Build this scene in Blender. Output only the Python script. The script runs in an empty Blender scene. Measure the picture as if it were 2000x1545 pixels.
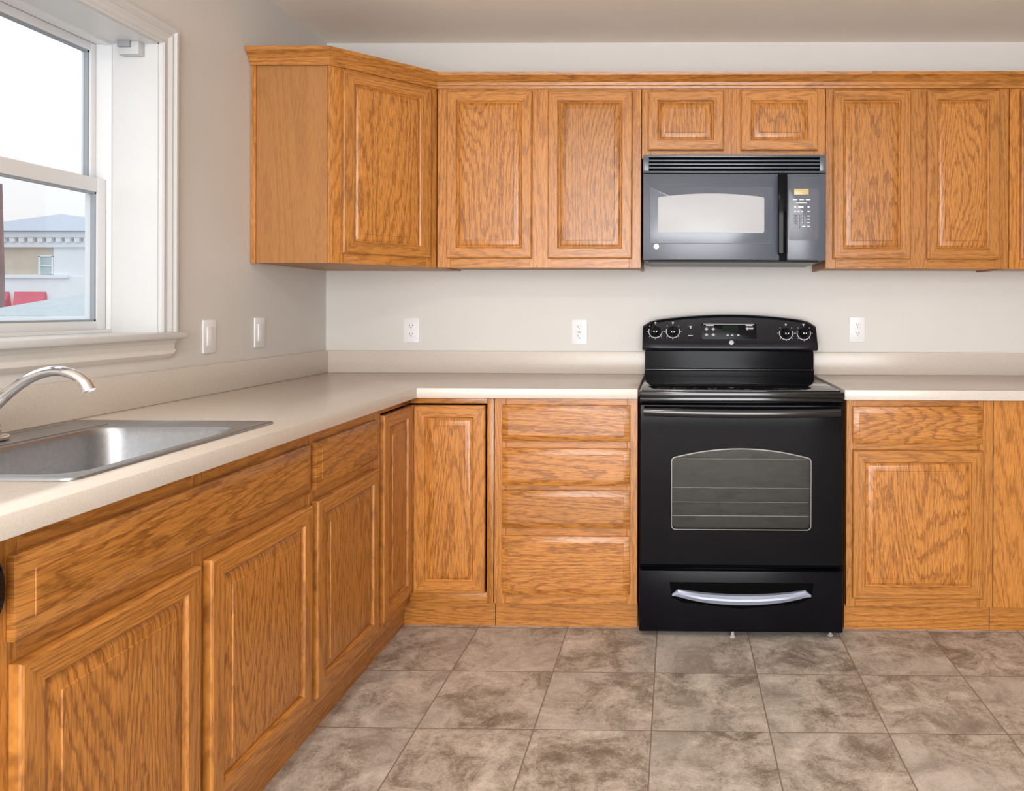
import bpy, bmesh, math, random
from mathutils import Vector, Matrix
random.seed(7)
S = bpy.context.scene
C = S.collection
PI = math.pi

# ------------------------------------------------------------------ camera
cam_d = bpy.data.cameras.new('camera')
cam = bpy.data.objects.new('camera', cam_d); C.objects.link(cam)
F_PX, CX, CY = 1456.9, 1297.9, 602.3
cam_d.sensor_fit = 'HORIZONTAL'; cam_d.sensor_width = 36.0
cam_d.lens = F_PX * 36.0 / 2000.0
cam_d.shift_x = -(CX - 1000.0) / 2000.0
cam_d.shift_y = -(772.5 - CY) / 2000.0
cam_d.clip_start = 0.02; cam_d.clip_end = 300
cam.matrix_world = (Matrix.Translation((1.6095, -3.4173, 1.2138)) @ Matrix.Rotation(0.0142, 4, 'Z')
                    @ Matrix.Rotation(PI / 2, 4, 'X') @ Matrix.Rotation(0.0031, 4, 'Z'))
S.camera = cam

# ------------------------------------------------------------------ world, lights, exposure
W = bpy.data.worlds.new('overcast_sky'); S.world = W; W.use_nodes = True
nt = W.node_tree; nt.nodes.clear()
wo = nt.nodes.new('ShaderNodeOutputWorld'); bg = nt.nodes.new('ShaderNodeBackground')
tc = nt.nodes.new('ShaderNodeTexCoord'); sx = nt.nodes.new('ShaderNodeSeparateXYZ'); rp = nt.nodes.new('ShaderNodeValToRGB')
rp.color_ramp.elements[0].position = 0.35; rp.color_ramp.elements[0].color = (.55, .58, .62, 1)
rp.color_ramp.elements[1].position = 0.55; rp.color_ramp.elements[1].color = (1, .995, .985, 1)
nt.links.new(tc.outputs['Generated'], sx.inputs[0]); nt.links.new(sx.outputs['Z'], rp.inputs[0])
nt.links.new(rp.outputs[0], bg.inputs['Color']); bg.inputs['Strength'].default_value = .97
nt.links.new(bg.outputs[0], wo.inputs[0])
rp.color_ramp.elements[0].position = 0.0; rp.color_ramp.elements[1].position = 0.03
zen = rp.color_ramp.elements.new(.45); zen.color = (1.45, 1.45, 1.46, 1)   # overcast sky: brighter overhead than at the horizon

def area(name, loc, rot, sx_, sy_, power, col=(1, 1, 1), portal=False, shape='RECTANGLE'):
    L = bpy.data.lights.new(name, 'AREA'); L.shape = shape; L.size = sx_; L.size_y = sy_
    L.energy = power; L.color = col
    o = bpy.data.objects.new(name, L); C.objects.link(o); o.location = loc; o.rotation_euler = rot
    if portal: L.cycles.is_portal = True
    return o
# fill light added behind the camera, set in a made-up rear window
area('rear_fill_light', (1.65, -5.57, 1.2), (PI / 2, 0, 0), 2.8, 2.2, 192, (.965, .985, 1.015))
# added fill lamp overhead, out of view (its made-up fixture is built below)
area('ceiling_fill_light', (1.05, -2.75, 2.325), (0, 0, 0), 0.34, 0.34, 14, (1.0, .95, .88), shape='DISK')
# sky portal in the window over the sink
area('sink_window_portal', (-0.29, -1.63, 1.58), (PI / 2, 0, -PI / 2), 1.0, 0.9, 1, portal=True)
S.view_settings.view_transform = 'Standard'; S.view_settings.look = 'None'
S.view_settings.gamma = 1.0; S.view_settings.use_curve_mapping = False
S.view_settings.exposure = 0.0
S.cycles.max_bounces = 10; S.cycles.diffuse_bounces = 5; S.cycles.glossy_bounces = 5; S.cycles.transparent_max_bounces = 12
S.cycles.sample_clamp_indirect = 6

# ------------------------------------------------------------------ materials
def mat(name):
    m = bpy.data.materials.new(name); m.use_nodes = True
    n = m.node_tree; b = n.nodes['Principled BSDF']
    return m, n, b
def N(n, t, **kw):
    x = n.nodes.new(t)
    for k, v in kw.items(): setattr(x, k, v)
    return x
def plain(name, col, rough=.5, metal=0., spec=.5, coat=0., noise=0., nscale=40., bump=0.):
    m, n, b = mat(name)
    b.inputs['Base Color'].default_value = (*col, 1); b.inputs['Roughness'].default_value = rough
    b.inputs['Metallic'].default_value = metal; b.inputs['Specular IOR Level'].default_value = spec
    b.inputs['Coat Weight'].default_value = coat
    t = N(n, 'ShaderNodeTexCoord'); z = N(n, 'ShaderNodeTexNoise'); z.inputs['Scale'].default_value = nscale
    z.inputs['Detail'].default_value = 3
    n.links.new(t.outputs['Object'], z.inputs['Vector'])
    if noise:
        r = N(n, 'ShaderNodeValToRGB')
        r.color_ramp.elements[0].color = (*[c * (1 - noise) for c in col], 1); r.color_ramp.elements[0].position = .3
        r.color_ramp.elements[1].color = (*[min(1, c * (1 + noise)) for c in col], 1); r.color_ramp.elements[1].position = .7
        n.links.new(z.outputs['Fac'], r.inputs[0]); n.links.new(r.outputs[0], b.inputs['Base Color'])
    if bump:
        u = N(n, 'ShaderNodeBump'); u.inputs['Strength'].default_value = bump; u.inputs['Distance'].default_value = .001
        n.links.new(z.outputs['Fac'], u.inputs['Height']); n.links.new(u.outputs[0], b.inputs['Normal'])
    return m

def oak(name, axis, light=(.56, .226, .045), dark=(.215, .066, .009), lo=6.0, bands=24.0, contrast=1.3, rough=.31, along=.14):
    """oak: cathedral figure = contour lines of a noise stretched along the grain, plus fine pores"""
    m, n, b = mat(name); L = n.links.new
    t = N(n, 'ShaderNodeTexCoord'); oi = N(n, 'ShaderNodeObjectInfo')
    off = N(n, 'ShaderNodeVectorMath', operation='SCALE'); off.inputs[0].default_value = (31.7, 17.3, 53.1)
    L(oi.outputs['Random'], off.inputs['Scale'])
    add = N(n, 'ShaderNodeVectorMath', operation='ADD'); L(t.outputs['Object'], add.inputs[0]); L(off.outputs[0], add.inputs[1])
    def stretched(across, along):
        v = N(n, 'ShaderNodeVectorMath', operation='MULTIPLY')
        s = [across] * 3; s[1] = across * .12; s[axis] = along
        v.inputs[1].default_value = s; L(add.outputs[0], v.inputs[0]); return v
    fig = N(n, 'ShaderNodeTexNoise'); fig.inputs['Scale'].default_value = 1; fig.inputs['Detail'].default_value = 1.2
    fig.inputs['Roughness'].default_value = .35; fig.inputs['Distortion'].default_value = .25
    L(stretched(lo, lo * along).outputs[0], fig.inputs['Vector'])
    jit = N(n, 'ShaderNodeTexNoise'); jit.inputs['Scale'].default_value = 1; jit.inputs['Detail'].default_value = 3
    L(stretched(120, 22).outputs[0], jit.inputs['Vector'])
    jm = N(n, 'ShaderNodeMath', operation='MULTIPLY'); jm.inputs[1].default_value = .055; L(jit.outputs['Fac'], jm.inputs[0])
    fj = N(n, 'ShaderNodeMath', operation='ADD'); L(fig.outputs['Fac'], fj.inputs[0]); L(jm.outputs[0], fj.inputs[1])
    mu = N(n, 'ShaderNodeMath', operation='MULTIPLY'); mu.inputs[1].default_value = bands; L(fj.outputs[0], mu.inputs[0])
    fr = N(n, 'ShaderNodeMath', operation='FRACT'); L(mu.outputs[0], fr.inputs[0])
    ring = N(n, 'ShaderNodeValToRGB'); e = ring.color_ramp.elements
    e[0].position = 0; e[0].color = (1, 1, 1, 1); e[1].position = 1; e[1].color = (.9, .9, .9, 1)
    x = e.new(.24); x.color = (0, 0, 0, 1)
    x = e.new(.78); x.color = (.12, .12, .12, 1)
    L(fr.outputs[0], ring.inputs[0])
    por = N(n, 'ShaderNodeTexNoise'); por.inputs['Scale'].default_value = 1; por.inputs['Detail'].default_value = 2
    L(stretched(330, 24).outputs[0], por.inputs['Vector'])
    pr = N(n, 'ShaderNodeValToRGB'); pr.color_ramp.elements[0].position = .42; pr.color_ramp.elements[0].color = (0, 0, 0, 1)
    pr.color_ramp.elements[1].position = .66; L(por.outputs['Fac'], pr.inputs[0])
    # tone drift between boards
    ton = N(n, 'ShaderNodeTexNoise'); ton.inputs['Scale'].default_value = 1; ton.inputs['Detail'].default_value = 2
    L(stretched(16, 1.2).outputs[0], ton.inputs['Vector'])
    c1 = N(n, 'ShaderNodeMix', data_type='RGBA'); c1.inputs[6].default_value = (*[l * .90 + d * .10 for l, d in zip(light, dark)], 1)
    c1.inputs[7].default_value = (*[min(1, v * 1.10) for v in light], 1)
    L(ton.outputs['Fac'], c1.inputs[0])
    w = N(n, 'ShaderNodeMath', operation='MULTIPLY'); w.inputs[1].default_value = .62 * contrast; L(ring.outputs[0], w.inputs[0])
    c2 = N(n, 'ShaderNodeMix', data_type='RGBA'); c2.inputs[7].default_value = (*dark, 1)
    L(w.outputs[0], c2.inputs[0]); L(c1.outputs[2], c2.inputs[6])
    w2 = N(n, 'ShaderNodeMath', operation='MULTIPLY'); w2.inputs[1].default_value = .42 * contrast; L(pr.outputs[0], w2.inputs[0])
    c3 = N(n, 'ShaderNodeMix', data_type='RGBA'); c3.inputs[7].default_value = (*[d * .75 for d in dark], 1)
    L(w2.outputs[0], c3.inputs[0]); L(c2.outputs[2], c3.inputs[6])
    hs = N(n, 'ShaderNodeHueSaturation'); L(c3.outputs[2], hs.inputs['Color'])
    mr = N(n, 'ShaderNodeMapRange'); mr.inputs['To Min'].default_value = .90; mr.inputs['To Max'].default_value = 1.08
    L(oi.outputs['Random'], mr.inputs['Value']); L(mr.outputs[0], hs.inputs['Value'])
    L(hs.outputs[0], b.inputs['Base Color'])
    b.inputs['Roughness'].default_value = rough; b.inputs['Specular IOR Level'].default_value = .6
    bu = N(n, 'ShaderNodeBump'); bu.inputs['Strength'].default_value = .18; bu.inputs['Distance'].default_value = .0006
    bu.invert = True
    L(pr.outputs[0], bu.inputs['Height']); L(bu.outputs[0], b.inputs['Normal'])
    return m

OAK_V = oak('oak_upright_grain', 2)
OAK_H = oak('oak_level_grain', 0)
OAK_PLY = oak('oak_veneer_side', 2, light=(.39, .172, .047), dark=(.27, .10, .023), lo=3.6, bands=16, contrast=.7, rough=.45)
OAK_SV = oak('oak_straight_upright', 2, lo=8.0, bands=20, contrast=1.0, along=.07)
OAK_SH = oak('oak_straight_level', 0, lo=8.0, bands=20, contrast=1.0, along=.07)
OAK_SOLID = [OAK_SV, OAK_SH]
WALL = plain('wall_paint_warm_greige', (.69, .665, .63), .6, noise=.015, nscale=3, bump=.05)
CEIL = plain('ceiling_paint', (.90, .84, .755), .8, noise=.015, nscale=4, bump=.08)
TRIM = plain('white_trim_paint', (.64, .638, .63), .35, noise=.01)
TRIM_CREAM = plain('cream_trim_paint', (.78, .75, .70), .4, noise=.01)
VINYL = plain('white_vinyl', (.76, .765, .77), .3)
LAMIN = plain('beige_laminate', (.62, .55, .48), .25, noise=.05, nscale=260)
BLACK = plain('black_enamel', (.003, .003, .004), .10, spec=.13)
BLACK_SATIN = plain('black_satin_plastic', (.004, .004, .006), .26, spec=.13)
BLACK_GLOSS = plain('black_gloss_enamel', (.004, .004, .005), .16, spec=.75)
PANEL = plain('charcoal_control_panel', (.006, .007, .012), .28, spec=.38)
BLACK_GLASS = plain('black_ceramic_glass', (.005, .005, .006), .05, spec=.8)
MWBODY = plain('charcoal_plastic', (.085, .098, .128), .28, spec=.7)
MWINNER = plain('charcoal_door_glass', (.105, .12, .155), .18, spec=.8)
MWMESH = plain('silver_window_mesh', (.50, .51, .53), .3, spec=.25, noise=.03, nscale=900)
SLOT = plain('slot_black', (.002, .002, .002), .8, spec=.04)
GREYKEY = plain('grey_keypad_film', (.13, .14, .17), .3)
WHITEMARK = plain('white_legend_print', (.72, .72, .78), .5)
GREYMARK = plain('grey_legend_print', (.55, .55, .57), .5)
AMBER = plain('amber_display_window', (.62, .48, .22), .3)
LCD = plain('dark_green_display', (.006, .016, .010), .15, spec=.12)
SILVER = plain('silver_handle_metal', (.42, .47, .60), .38, metal=.45)
BADGE = plain('silver_badge', (.72, .73, .77), .3, metal=.2)
CHROME = plain('chrome', (.80, .80, .82), .07, metal=1)
STEEL = plain('brushed_stainless', (.40, .405, .415), .38, metal=1, noise=.06, nscale=90)
PLASTIC = plain('white_device_plastic', (.84, .83, .84), .3)
DARKHOLE = plain('dark_socket', (.06, .06, .06), .7)
GREYPLASTIC = plain('grey_bracket_plastic', (.30, .30, .32), .5)
CAVITY = plain('oven_cavity_enamel', (.065, .065, .058), .5, noise=.08, nscale=30)
WIRE = plain('oven_rack_wire', (.85, .83, .80), .25, metal=.8)
DARKWOOD = plain('cabinet_interior_dark', (.05, .028, .012), .7)

def glass(name, tint=(1, 1, 1), refl=.06, rough=0.):
    m = bpy.data.materials.new(name); m.use_nodes = True; n = m.node_tree; n.nodes.clear()
    o = N(n, 'ShaderNodeOutputMaterial'); mx = N(n, 'ShaderNodeMixShader'); t = N(n, 'ShaderNodeBsdfTransparent')
    g = N(n, 'ShaderNodeBsdfGlossy'); t.inputs[0].default_value = (*tint, 1); g.inputs['Roughness'].default_value = rough
    lw = N(n, 'ShaderNodeLayerWeight'); lw.inputs['Blend'].default_value = .5
    pw = N(n, 'ShaderNodeMath', operation='POWER'); pw.inputs[1].default_value = 4.0; n.links.new(lw.outputs['Facing'], pw.inputs[0])
    ml = N(n, 'ShaderNodeMath', operation='MULTIPLY_ADD'); ml.inputs[1].default_value = .6; ml.inputs[2].default_value = refl; n.links.new(pw.outputs[0], ml.inputs[0]); ml.use_clamp = True
    n.links.new(ml.outputs[0], mx.inputs[0]); n.links.new(t.outputs[0], mx.inputs[1]); n.links.new(g.outputs[0], mx.inputs[2])
    n.links.new(mx.outputs[0], o.inputs[0]); return m
PANE = glass('window_pane_glass', (.97, .985, 1.0), .035)
OVENGLASS = glass('smoked_oven_glass', (.62, .62, .60), .04, .03)

def floor_mat():
    m, n, b = mat('stone_look_tile'); L = n.links.new
    TX, TY, TS = 1.5454, -0.9345, 0.3394
    t = N(n, 'ShaderNodeTexCoord'); sp = N(n, 'ShaderNodeSeparateXYZ'); L(t.outputs['Object'], sp.inputs[0])
    def ma(op, a, bb=None, clamp=False):
        q = N(n, 'ShaderNodeMath', operation=op); q.use_clamp = clamp
        if isinstance(a, (int, float)): q.inputs[0].default_value = a
        else: L(a, q.inputs[0])
        if bb is not None:
            if isinstance(bb, (int, float)): q.inputs[1].default_value = bb
            else: L(bb, q.inputs[1])
        return q.outputs[0]
    u = ma('DIVIDE', ma('SUBTRACT', sp.outputs['X'], TX), TS); v = ma('DIVIDE', ma('SUBTRACT', sp.outputs['Y'], TY), TS)
    eu = ma('SUBTRACT', .5, ma('ABSOLUTE', ma('SUBTRACT', ma('FRACT', u), .5)))
    ev = ma('SUBTRACT', .5, ma('ABSOLUTE', ma('SUBTRACT', ma('FRACT', v), .5)))
    ed = ma('MINIMUM', eu, ev)
    gm = N(n, 'ShaderNodeMapRange'); gm.inputs['From Min'].default_value = .0035; gm.inputs['From Max'].default_value = .0075
    L(ed, gm.inputs['Value'])                                   # 0 in the joint, 1 on the tile
    cv = N(n, 'ShaderNodeCombineXYZ'); L(ma('FLOOR', u), cv.inputs[0]); L(ma('FLOOR', v), cv.inputs[1])
    wn = N(n, 'ShaderNodeTexWhiteNoise', noise_dimensions='2D'); L(cv.outputs[0], wn.inputs['Vector'])
    sc = N(n, 'ShaderNodeVectorMath', operation='SCALE'); sc.inputs['Scale'].default_value = 9.0; L(wn.outputs['Color'], sc.inputs[0])
    ad = N(n, 'ShaderNodeVectorMath', operation='ADD'); L(t.outputs['Object'], ad.inputs[0]); L(sc.outputs[0], ad.inputs[1])
    def noise(scale, det, ro, dist=0.):
        z = N(n, 'ShaderNodeTexNoise'); z.inputs['Scale'].default_value = scale; z.inputs['Detail'].default_value = det
        z.inputs['Roughness'].default_value = ro; z.inputs['Distortion'].default_value = dist; L(ad.outputs[0], z.inputs['Vector']); return z.outputs['Fac']
    n1 = noise(7.5, 8, .70, .6); n2 = noise(48, 8, .82, .5); n3 = noise(2.6, 2, .5)
    r1 = N(n, 'ShaderNodeValToRGB'); e = r1.color_ramp.elements
    e[0].position = .36; e[0].color = (.135, .10, .075, 1); e[1].position = .605; e[1].color = (.68, .595, .52, 1)
    k = e.new(.445); k.color = (.255, .205, .16, 1); k = e.new(.52); k.color = (.47, .405, .34, 1)
    n4 = noise(170, 4, .7)
    mixn = ma('ADD', ma('ADD', ma('MULTIPLY', n1, .58), ma('MULTIPLY', n2, .26)), ma('MULTIPLY', n4, .16)); L(mixn, r1.inputs[0])
    mx = N(n, 'ShaderNodeMix', data_type='RGBA'); mx.inputs[7].default_value = (.55, .50, .45, 1)
    r3 = N(n, 'ShaderNodeMapRange'); r3.inputs['From Min'].default_value = .45; r3.inputs['From Max'].default_value = .7; r3.inputs['To Max'].default_value = .6
    L(n3, r3.inputs['Value']); L(r3.outputs[0], mx.inputs[0]); L(r1.outputs[0], mx.inputs[6])
    gr = N(n, 'ShaderNodeMix', data_type='RGBA'); gr.inputs[6].default_value = (.24, .185, .14, 1)
    L(gm.outputs[0], gr.inputs[0]); L(mx.outputs[2], gr.inputs[7]); L(gr.outputs[2], b.inputs['Base Color'])
    b.inputs['Roughness'].default_value = .5; b.inputs['Specular IOR Level'].default_value = .35
    bu = N(n, 'ShaderNodeBump'); bu.inputs['Strength'].default_value = .5; bu.inputs['Distance'].default_value = .002
    h = ma('ADD', gm.outputs[0], ma('MULTIPLY', n2, .25)); L(h, bu.inputs['Height']); L(bu.outputs[0], b.inputs['Normal'])
    return m
FLOOR = floor_mat()

# ------------------------------------------------------------------ mesh builder
class MB:
    def __init__(s): s.bm = bmesh.new()
    def _mat(s, faces, mi):
        for f in faces: f.material_index = mi
    def box(s, x0, x1, y0, y1, z0, z1, bev=0., mi=0, seg=2):
        r = bmesh.ops.create_cube(s.bm, size=1)
        vs = r['verts']
        for v in vs: v.co = Vector(((x0 + x1) / 2 + v.co.x * (x1 - x0), (y0 + y1) / 2 + v.co.y * (y1 - y0), (z0 + z1) / 2 + v.co.z * (z1 - z0)))
        fs = set(f for v in vs for f in v.link_faces); s._mat(fs, mi)
        if bev:
            es = list(set(e for v in vs for e in v.link_edges))
            rr = bmesh.ops.bevel(s.bm, geom=es, offset=bev, segments=seg, affect='EDGES', profile=.5, clamp_overlap=True)
            s._mat(rr['faces'], mi)
        return s
    def prism(s, poly, a0, a1, plane='xz', bev=0., mi=0, seg=2, rim_only=True):
        """poly: 2-D outline; plane 'xz' extrudes along y, 'xy' along z, 'yz' along x"""
        def P(p, a): return {'xz': (p[0], a, p[1]), 'xy': (p[0], p[1], a), 'yz': (a, p[0], p[1])}[plane]
        b0 = [s.bm.verts.new(P(p, a0)) for p in poly]; b1 = [s.bm.verts.new(P(p, a1)) for p in poly]
        k = len(poly); fs = [s.bm.faces.new(b0), s.bm.faces.new(b1[::-1])]
        for i in range(k): fs.append(s.bm.faces.new((b0[(i + 1) % k], b0[i], b1[i], b1[(i + 1) % k])))
        s._mat(fs, mi)
        bmesh.ops.recalc_face_normals(s.bm, faces=fs)
        if bev:
            es = [e for e in set(e for f in fs[:2] for e in f.edges)]
            rr = bmesh.ops.bevel(s.bm, geom=es, offset=bev, segments=seg, affect='EDGES', profile=.5, clamp_overlap=True)
            s._mat(rr['faces'], mi)
        return s
    def loft(s, rings, closed_ends=True, mi=0, mats=None):
        """rings: list of equal-length closed loops of 3-D points"""
        R = [[s.bm.verts.new(p) for p in r] for r in rings]; k = len(R[0]); fs = []
        for a, b in zip(R, R[1:]):
            for i in range(k):
                f = s.bm.faces.new((a[i], a[(i + 1) % k], b[(i + 1) % k], b[i])); f.material_index = mats[i] if mats else mi; fs.append(f)
        if closed_ends:
            for r in (R[0], R[-1]):
                f = s.bm.faces.new(r); f.material_index = mi; fs.append(f)
        bmesh.ops.recalc_face_normals(s.bm, faces=fs)
        return s
    def rect_loft(s, x0, x1, z0, z1, steps, mi=0, mats=None, cap_first=True, cap_last=True):
        """nested rectangles facing -y: steps = [(inset, y)]"""
        R = []
        for ins, y in steps:
            R.append([s.bm.verts.new(p) for p in ((x0 + ins, y, z0 + ins), (x1 - ins, y, z0 + ins), (x1 - ins, y, z1 - ins), (x0 + ins, y, z1 - ins))])
        fs = []
        for a, b in zip(R, R[1:]):
            for i in range(4):
                f = s.bm.faces.new((a[i], a[(i + 1) % 4], b[(i + 1) % 4], b[i])); f.material_index = mats[i] if mats else mi; fs.append(f)
        for flag, r in ((cap_first, R[0]), (cap_last, R[-1])):
            if flag: f = s.bm.faces.new(r); f.material_index = mi; fs.append(f)
        bmesh.ops.recalc_face_normals(s.bm, faces=fs)
        return s
    def tube(s, pts, rad, seg=14, mi=0, cap=True):
        pts = [Vector(p) for p in pts]; rings = []
        rads = rad if isinstance(rad, (list, tuple)) else [rad] * len(pts)
        up = None
        for i, p in enumerate(pts):
            d = (pts[min(i + 1, len(pts) - 1)] - pts[max(i - 1, 0)]).normalized()
            if up is None:
                up = Vector((0, 0, 1)) if abs(d.z) < .9 else Vector((0, 1, 0))
            a = d.cross(up).normalized(); up = a.cross(d).normalized()
            rings.append([p + (a * math.cos(2 * PI * k / seg) + up * math.sin(2 * PI * k / seg)) * rads[i] for k in range(seg)])
        return s.loft(rings, cap, mi)
    def lathe(s, prof, c, axis='z', seg=24, mi=0):
        """prof: [(radius, height)] around an axis through c"""
        rings = []
        for r, h in prof:
            ring = []
            for k in range(seg):
                a = 2 * PI * k / seg; x, y = r * math.cos(a), r * math.sin(a)
                ring.append(Vector(c) + Vector({'z': (x, y, h), 'y': (x, -h, y), 'x': (h, x, y)}[axis]))
            rings.append(ring)
        return s.loft(rings, True, mi)
    def cells(s, us, vs, holes, plane, a, thick, mi=0):
        """flat slab made of grid cells with some left out, extruded by thick"""
        def P(u, v): return {'xy': (u, v, a), 'yz': (a, u, v), 'xz': (u, a, v)}[plane]
        V = {}
        def gv(i, j):
            if (i, j) not in V: V[i, j] = s.bm.verts.new(P(us[i], vs[j]))
            return V[i, j]
        fs = []
        for i in range(len(us) - 1):
            for j in range(len(vs) - 1):
                cu, cv = (us[i] + us[i + 1]) / 2, (vs[j] + vs[j + 1]) / 2
                if any(h[0] < cu < h[1] and h[2] < cv < h[3] for h in holes): continue
                f = s.bm.faces.new((gv(i, j), gv(i + 1, j), gv(i + 1, j + 1), gv(i, j + 1))); f.material_index = mi; fs.append(f)
        r = bmesh.ops.extrude_face_region(s.bm, geom=fs)
        d = Vector({'xy': (0, 0, thick), 'yz': (thick, 0, 0), 'xz': (0, thick, 0)}[plane])
        bmesh.ops.translate(s.bm, verts=[g for g in r['geom'] if isinstance(g, bmesh.types.BMVert)], vec=d)
        bmesh.ops.recalc_face_normals(s.bm, faces=s.bm.faces[:])
        bmesh.ops.dissolve_limit(s.bm, angle_limit=.01, verts=s.bm.verts[:], edges=s.bm.edges[:])
        return s
    def add_mesh(s, me, M, mi=0):
        k = len(s.bm.faces); s.bm.from_mesh(me)
        s.bm.faces.ensure_lookup_table()
        fs = s.bm.faces[k:]; vs = set(v for f in fs for v in f.verts)
        bmesh.ops.transform(s.bm, matrix=M, verts=list(vs)); s._mat(fs, mi); return s
    def bevel_mod(s, w):
        es = [e for e in s.bm.edges if len(e.link_faces) == 2 and e.calc_face_angle(0) > .8]
        bmesh.ops.bevel(s.bm, geom=es, offset=w, segments=2, affect='EDGES', profile=.5, clamp_overlap=True); return s
    def build(s, name, mats, parent=None, loc=None, rot=None):
        for f in s.bm.faces: f.smooth = True
        for e in s.bm.edges: e.smooth = not (len(e.link_faces) == 2 and e.calc_face_angle(0) > .45)
        me = bpy.data.meshes.new(name); s.bm.to_mesh(me); s.bm.free()
        for m in (mats if isinstance(mats, (list, tuple)) else [mats]): me.materials.append(m)
        o = bpy.data.objects.new(name, me); C.objects.link(o)
        if parent: o.parent = parent
        if loc: o.location = loc
        if rot: o.rotation_euler = rot
        return o

def tag(o, label=None, cat=None, group=None, kind=None):
    if label: o['label'] = label
    if cat: o['category'] = cat
    if group: o['group'] = group
    if kind: o['kind'] = kind
    return o
def thing(name, label, cat, loc=(0, 0, 0), rz=0, group=None):
    o = bpy.data.objects.new(name, None); C.objects.link(o); o.location = loc; o.rotation_euler = (0, 0, rz); o.empty_display_size = .05
    return tag(o, label, cat, group)
def struct(o): return tag(o, kind='structure')

_txt = {}
def text_mesh(t):
    if t not in _txt:
        cu = bpy.data.curves.new('lettering', 'FONT'); cu.body = t; cu.size = 1; cu.align_x = 'CENTER'; cu.align_y = 'CENTER'; cu.extrude = .02
        o = bpy.data.objects.new('lettering', cu); C.objects.link(o)
        dg = bpy.context.evaluated_depsgraph_get(); _txt[t] = bpy.data.meshes.new_from_object(o.evaluated_get(dg))
        bpy.data.objects.remove(o)
    return _txt[t]
def put_text(mb, t, x, y, z, size, mi=0):
    return mb.add_mesh(text_mesh(t), Matrix.Translation((x, y, z)) @ Matrix.Rotation(PI / 2, 4, 'X') @ Matrix.Scale(size, 4), mi)

def arch(x0, x1, z0, z1, rise, rc=.01, n=14):
    """rounded rectangle whose top edge is bowed up by rise (z1 = height at its ends)"""
    P = []
    for cx_, cz_, a0 in ((x1 - rc, z0 + rc, -90), ):
        pass
    def corner(cx_, cz_, a0, a1):
        for k in range(5):
            a = math.radians(a0 + (a1 - a0) * k / 4); P.append((cx_ + rc * math.cos(a), cz_ + rc * math.sin(a)))
    corner(x0 + rc, z0 + rc, 180, 270); corner(x1 - rc, z0 + rc, 270, 360); corner(x1 - rc, z1 - rc, 0, 75)
    if rise:
        for k in range(1, n):
            t = k / n; P.append((x1 - rc - (x1 - x0 - 2 * rc) * t, z1 + rise * (1 - (2 * t - 1) ** 2)))
    corner(x0 + rc, z1 - rc, 105, 180)
    return P
def rrect(x0, x1, y0, y1, r, n=6):
    P = []
    for cx_, cy_, a0 in ((x1 - r, y1 - r, 0), (x0 + r, y1 - r, 90), (x0 + r, y0 + r, 180), (x1 - r, y0 + r, 270)):
        for k in range(n + 1):
            a = math.radians(a0 + 90 * k / n); P.append((cx_ + r * math.cos(a), cy_ + r * math.sin(a)))
    return P

# ------------------------------------------------------------------ room shell
CH = 2.4313
RX, RY = 6.4, -5.6
WY0, WY1, WZ0, WZ1 = -2.15, -1.117, 1.132, 2.036
struct(MB().box(-.3, RX + .15, RY - .15, .15, -.12, 0).build('floor', FLOOR))
struct(MB().box(-.3, RX + .15, RY - .15, .15, CH, CH + .12).build('ceiling', CEIL))
struct(MB().box(-.3, RX + .15, 0, .15, 0, CH).build('wall_back', WALL))
struct(MB().cells([RY - .15, WY0, WY1, 0], [0, WZ0, WZ1, CH], [(WY0, WY1, WZ0, WZ1)], 'yz', 0, -.228).build('wall_left', WALL))
struct(MB().box(RX, RX + .15, RY - .15, 0, 0, CH).build('wall_right', plain('bounce_cut_dark_paint', (.22, .19, .16), .6)))  # unseen wall, coloured dark to cut bounce light on the left cabinets
struct(MB().cells([0, .25, 3.05, RX], [0, .1, 2.30, CH], [(.25, 3.05, .1, 2.30)], 'xz', RY, -.15).build('wall_front', WALL))
# plain casing of the unseen rear window, added for the fill light
w2 = bpy.data.objects.new('added_rear_window', None); C.objects.link(w2); struct(w2); w2.location = (1.65, RY, .1)
b = MB()
b.box(-1.47, -1.39, .0005, .018, -.08, 2.28, .003).box(1.39, 1.47, .0005, .018, -.08, 2.28, .003).box(-1.39, 1.39, .0005, .018, 2.19, 2.28, .003).box(-1.39, 1.39, .0005, .018, -.08, .01, .003).box(-.03, .03, -.06, -.02, 0, 2.2, .003)
b.build('window_casing', TRIM, w2)

# ------------------------------------------------------------------ window over the sink (left wall)
w1 = bpy.data.objects.new('window_1', None); C.objects.link(w1); struct(w1)
def sweep(mb, path, prof, mi=0):
    """mitred sweep in the wall plane x=0: path in (y,z), prof (outward from opening, out of wall)"""
    n = len(path); rings = []
    for i, p in enumerate(path):
        p = Vector(p)
        def nrm(a, c):
            d = (Vector(c) - Vector(a)).normalized(); return Vector((d.y, -d.x)) * SWS
        ns = []
        if i > 0: ns.append(nrm(path[i - 1], path[i]))
        if i < n - 1: ns.append(nrm(path[i], path[i + 1]))
        if len(ns) == 2:
            m = (ns[0] + ns[1]); m = m / (1 + ns[0].dot(ns[1]))
        else: m = ns[0]
        rings.append([(v, p.x + m.x * u, p.y + m.y * u) for u, v in prof])
    mb.loft(rings, True, mi)
SWS = 1
CAS = [(-.002, 0), (-.002, .012), (.006, .016), (.012, .012), (.030, .013), (.046, .020), (.052, .016), (.060, .019), (.066, .024), (.078, .024), (.080, .020), (.080, 0)]
mb = MB(); SWS = 1
sweep(mb, [(WY1, WZ0 + .0025), (WY1, WZ1), (WY0, WZ1), (WY0, WZ0 + .0025)], [(u * .75, v) for u, v in CAS])
mb.build('window_casing', TRIM, w1)
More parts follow.
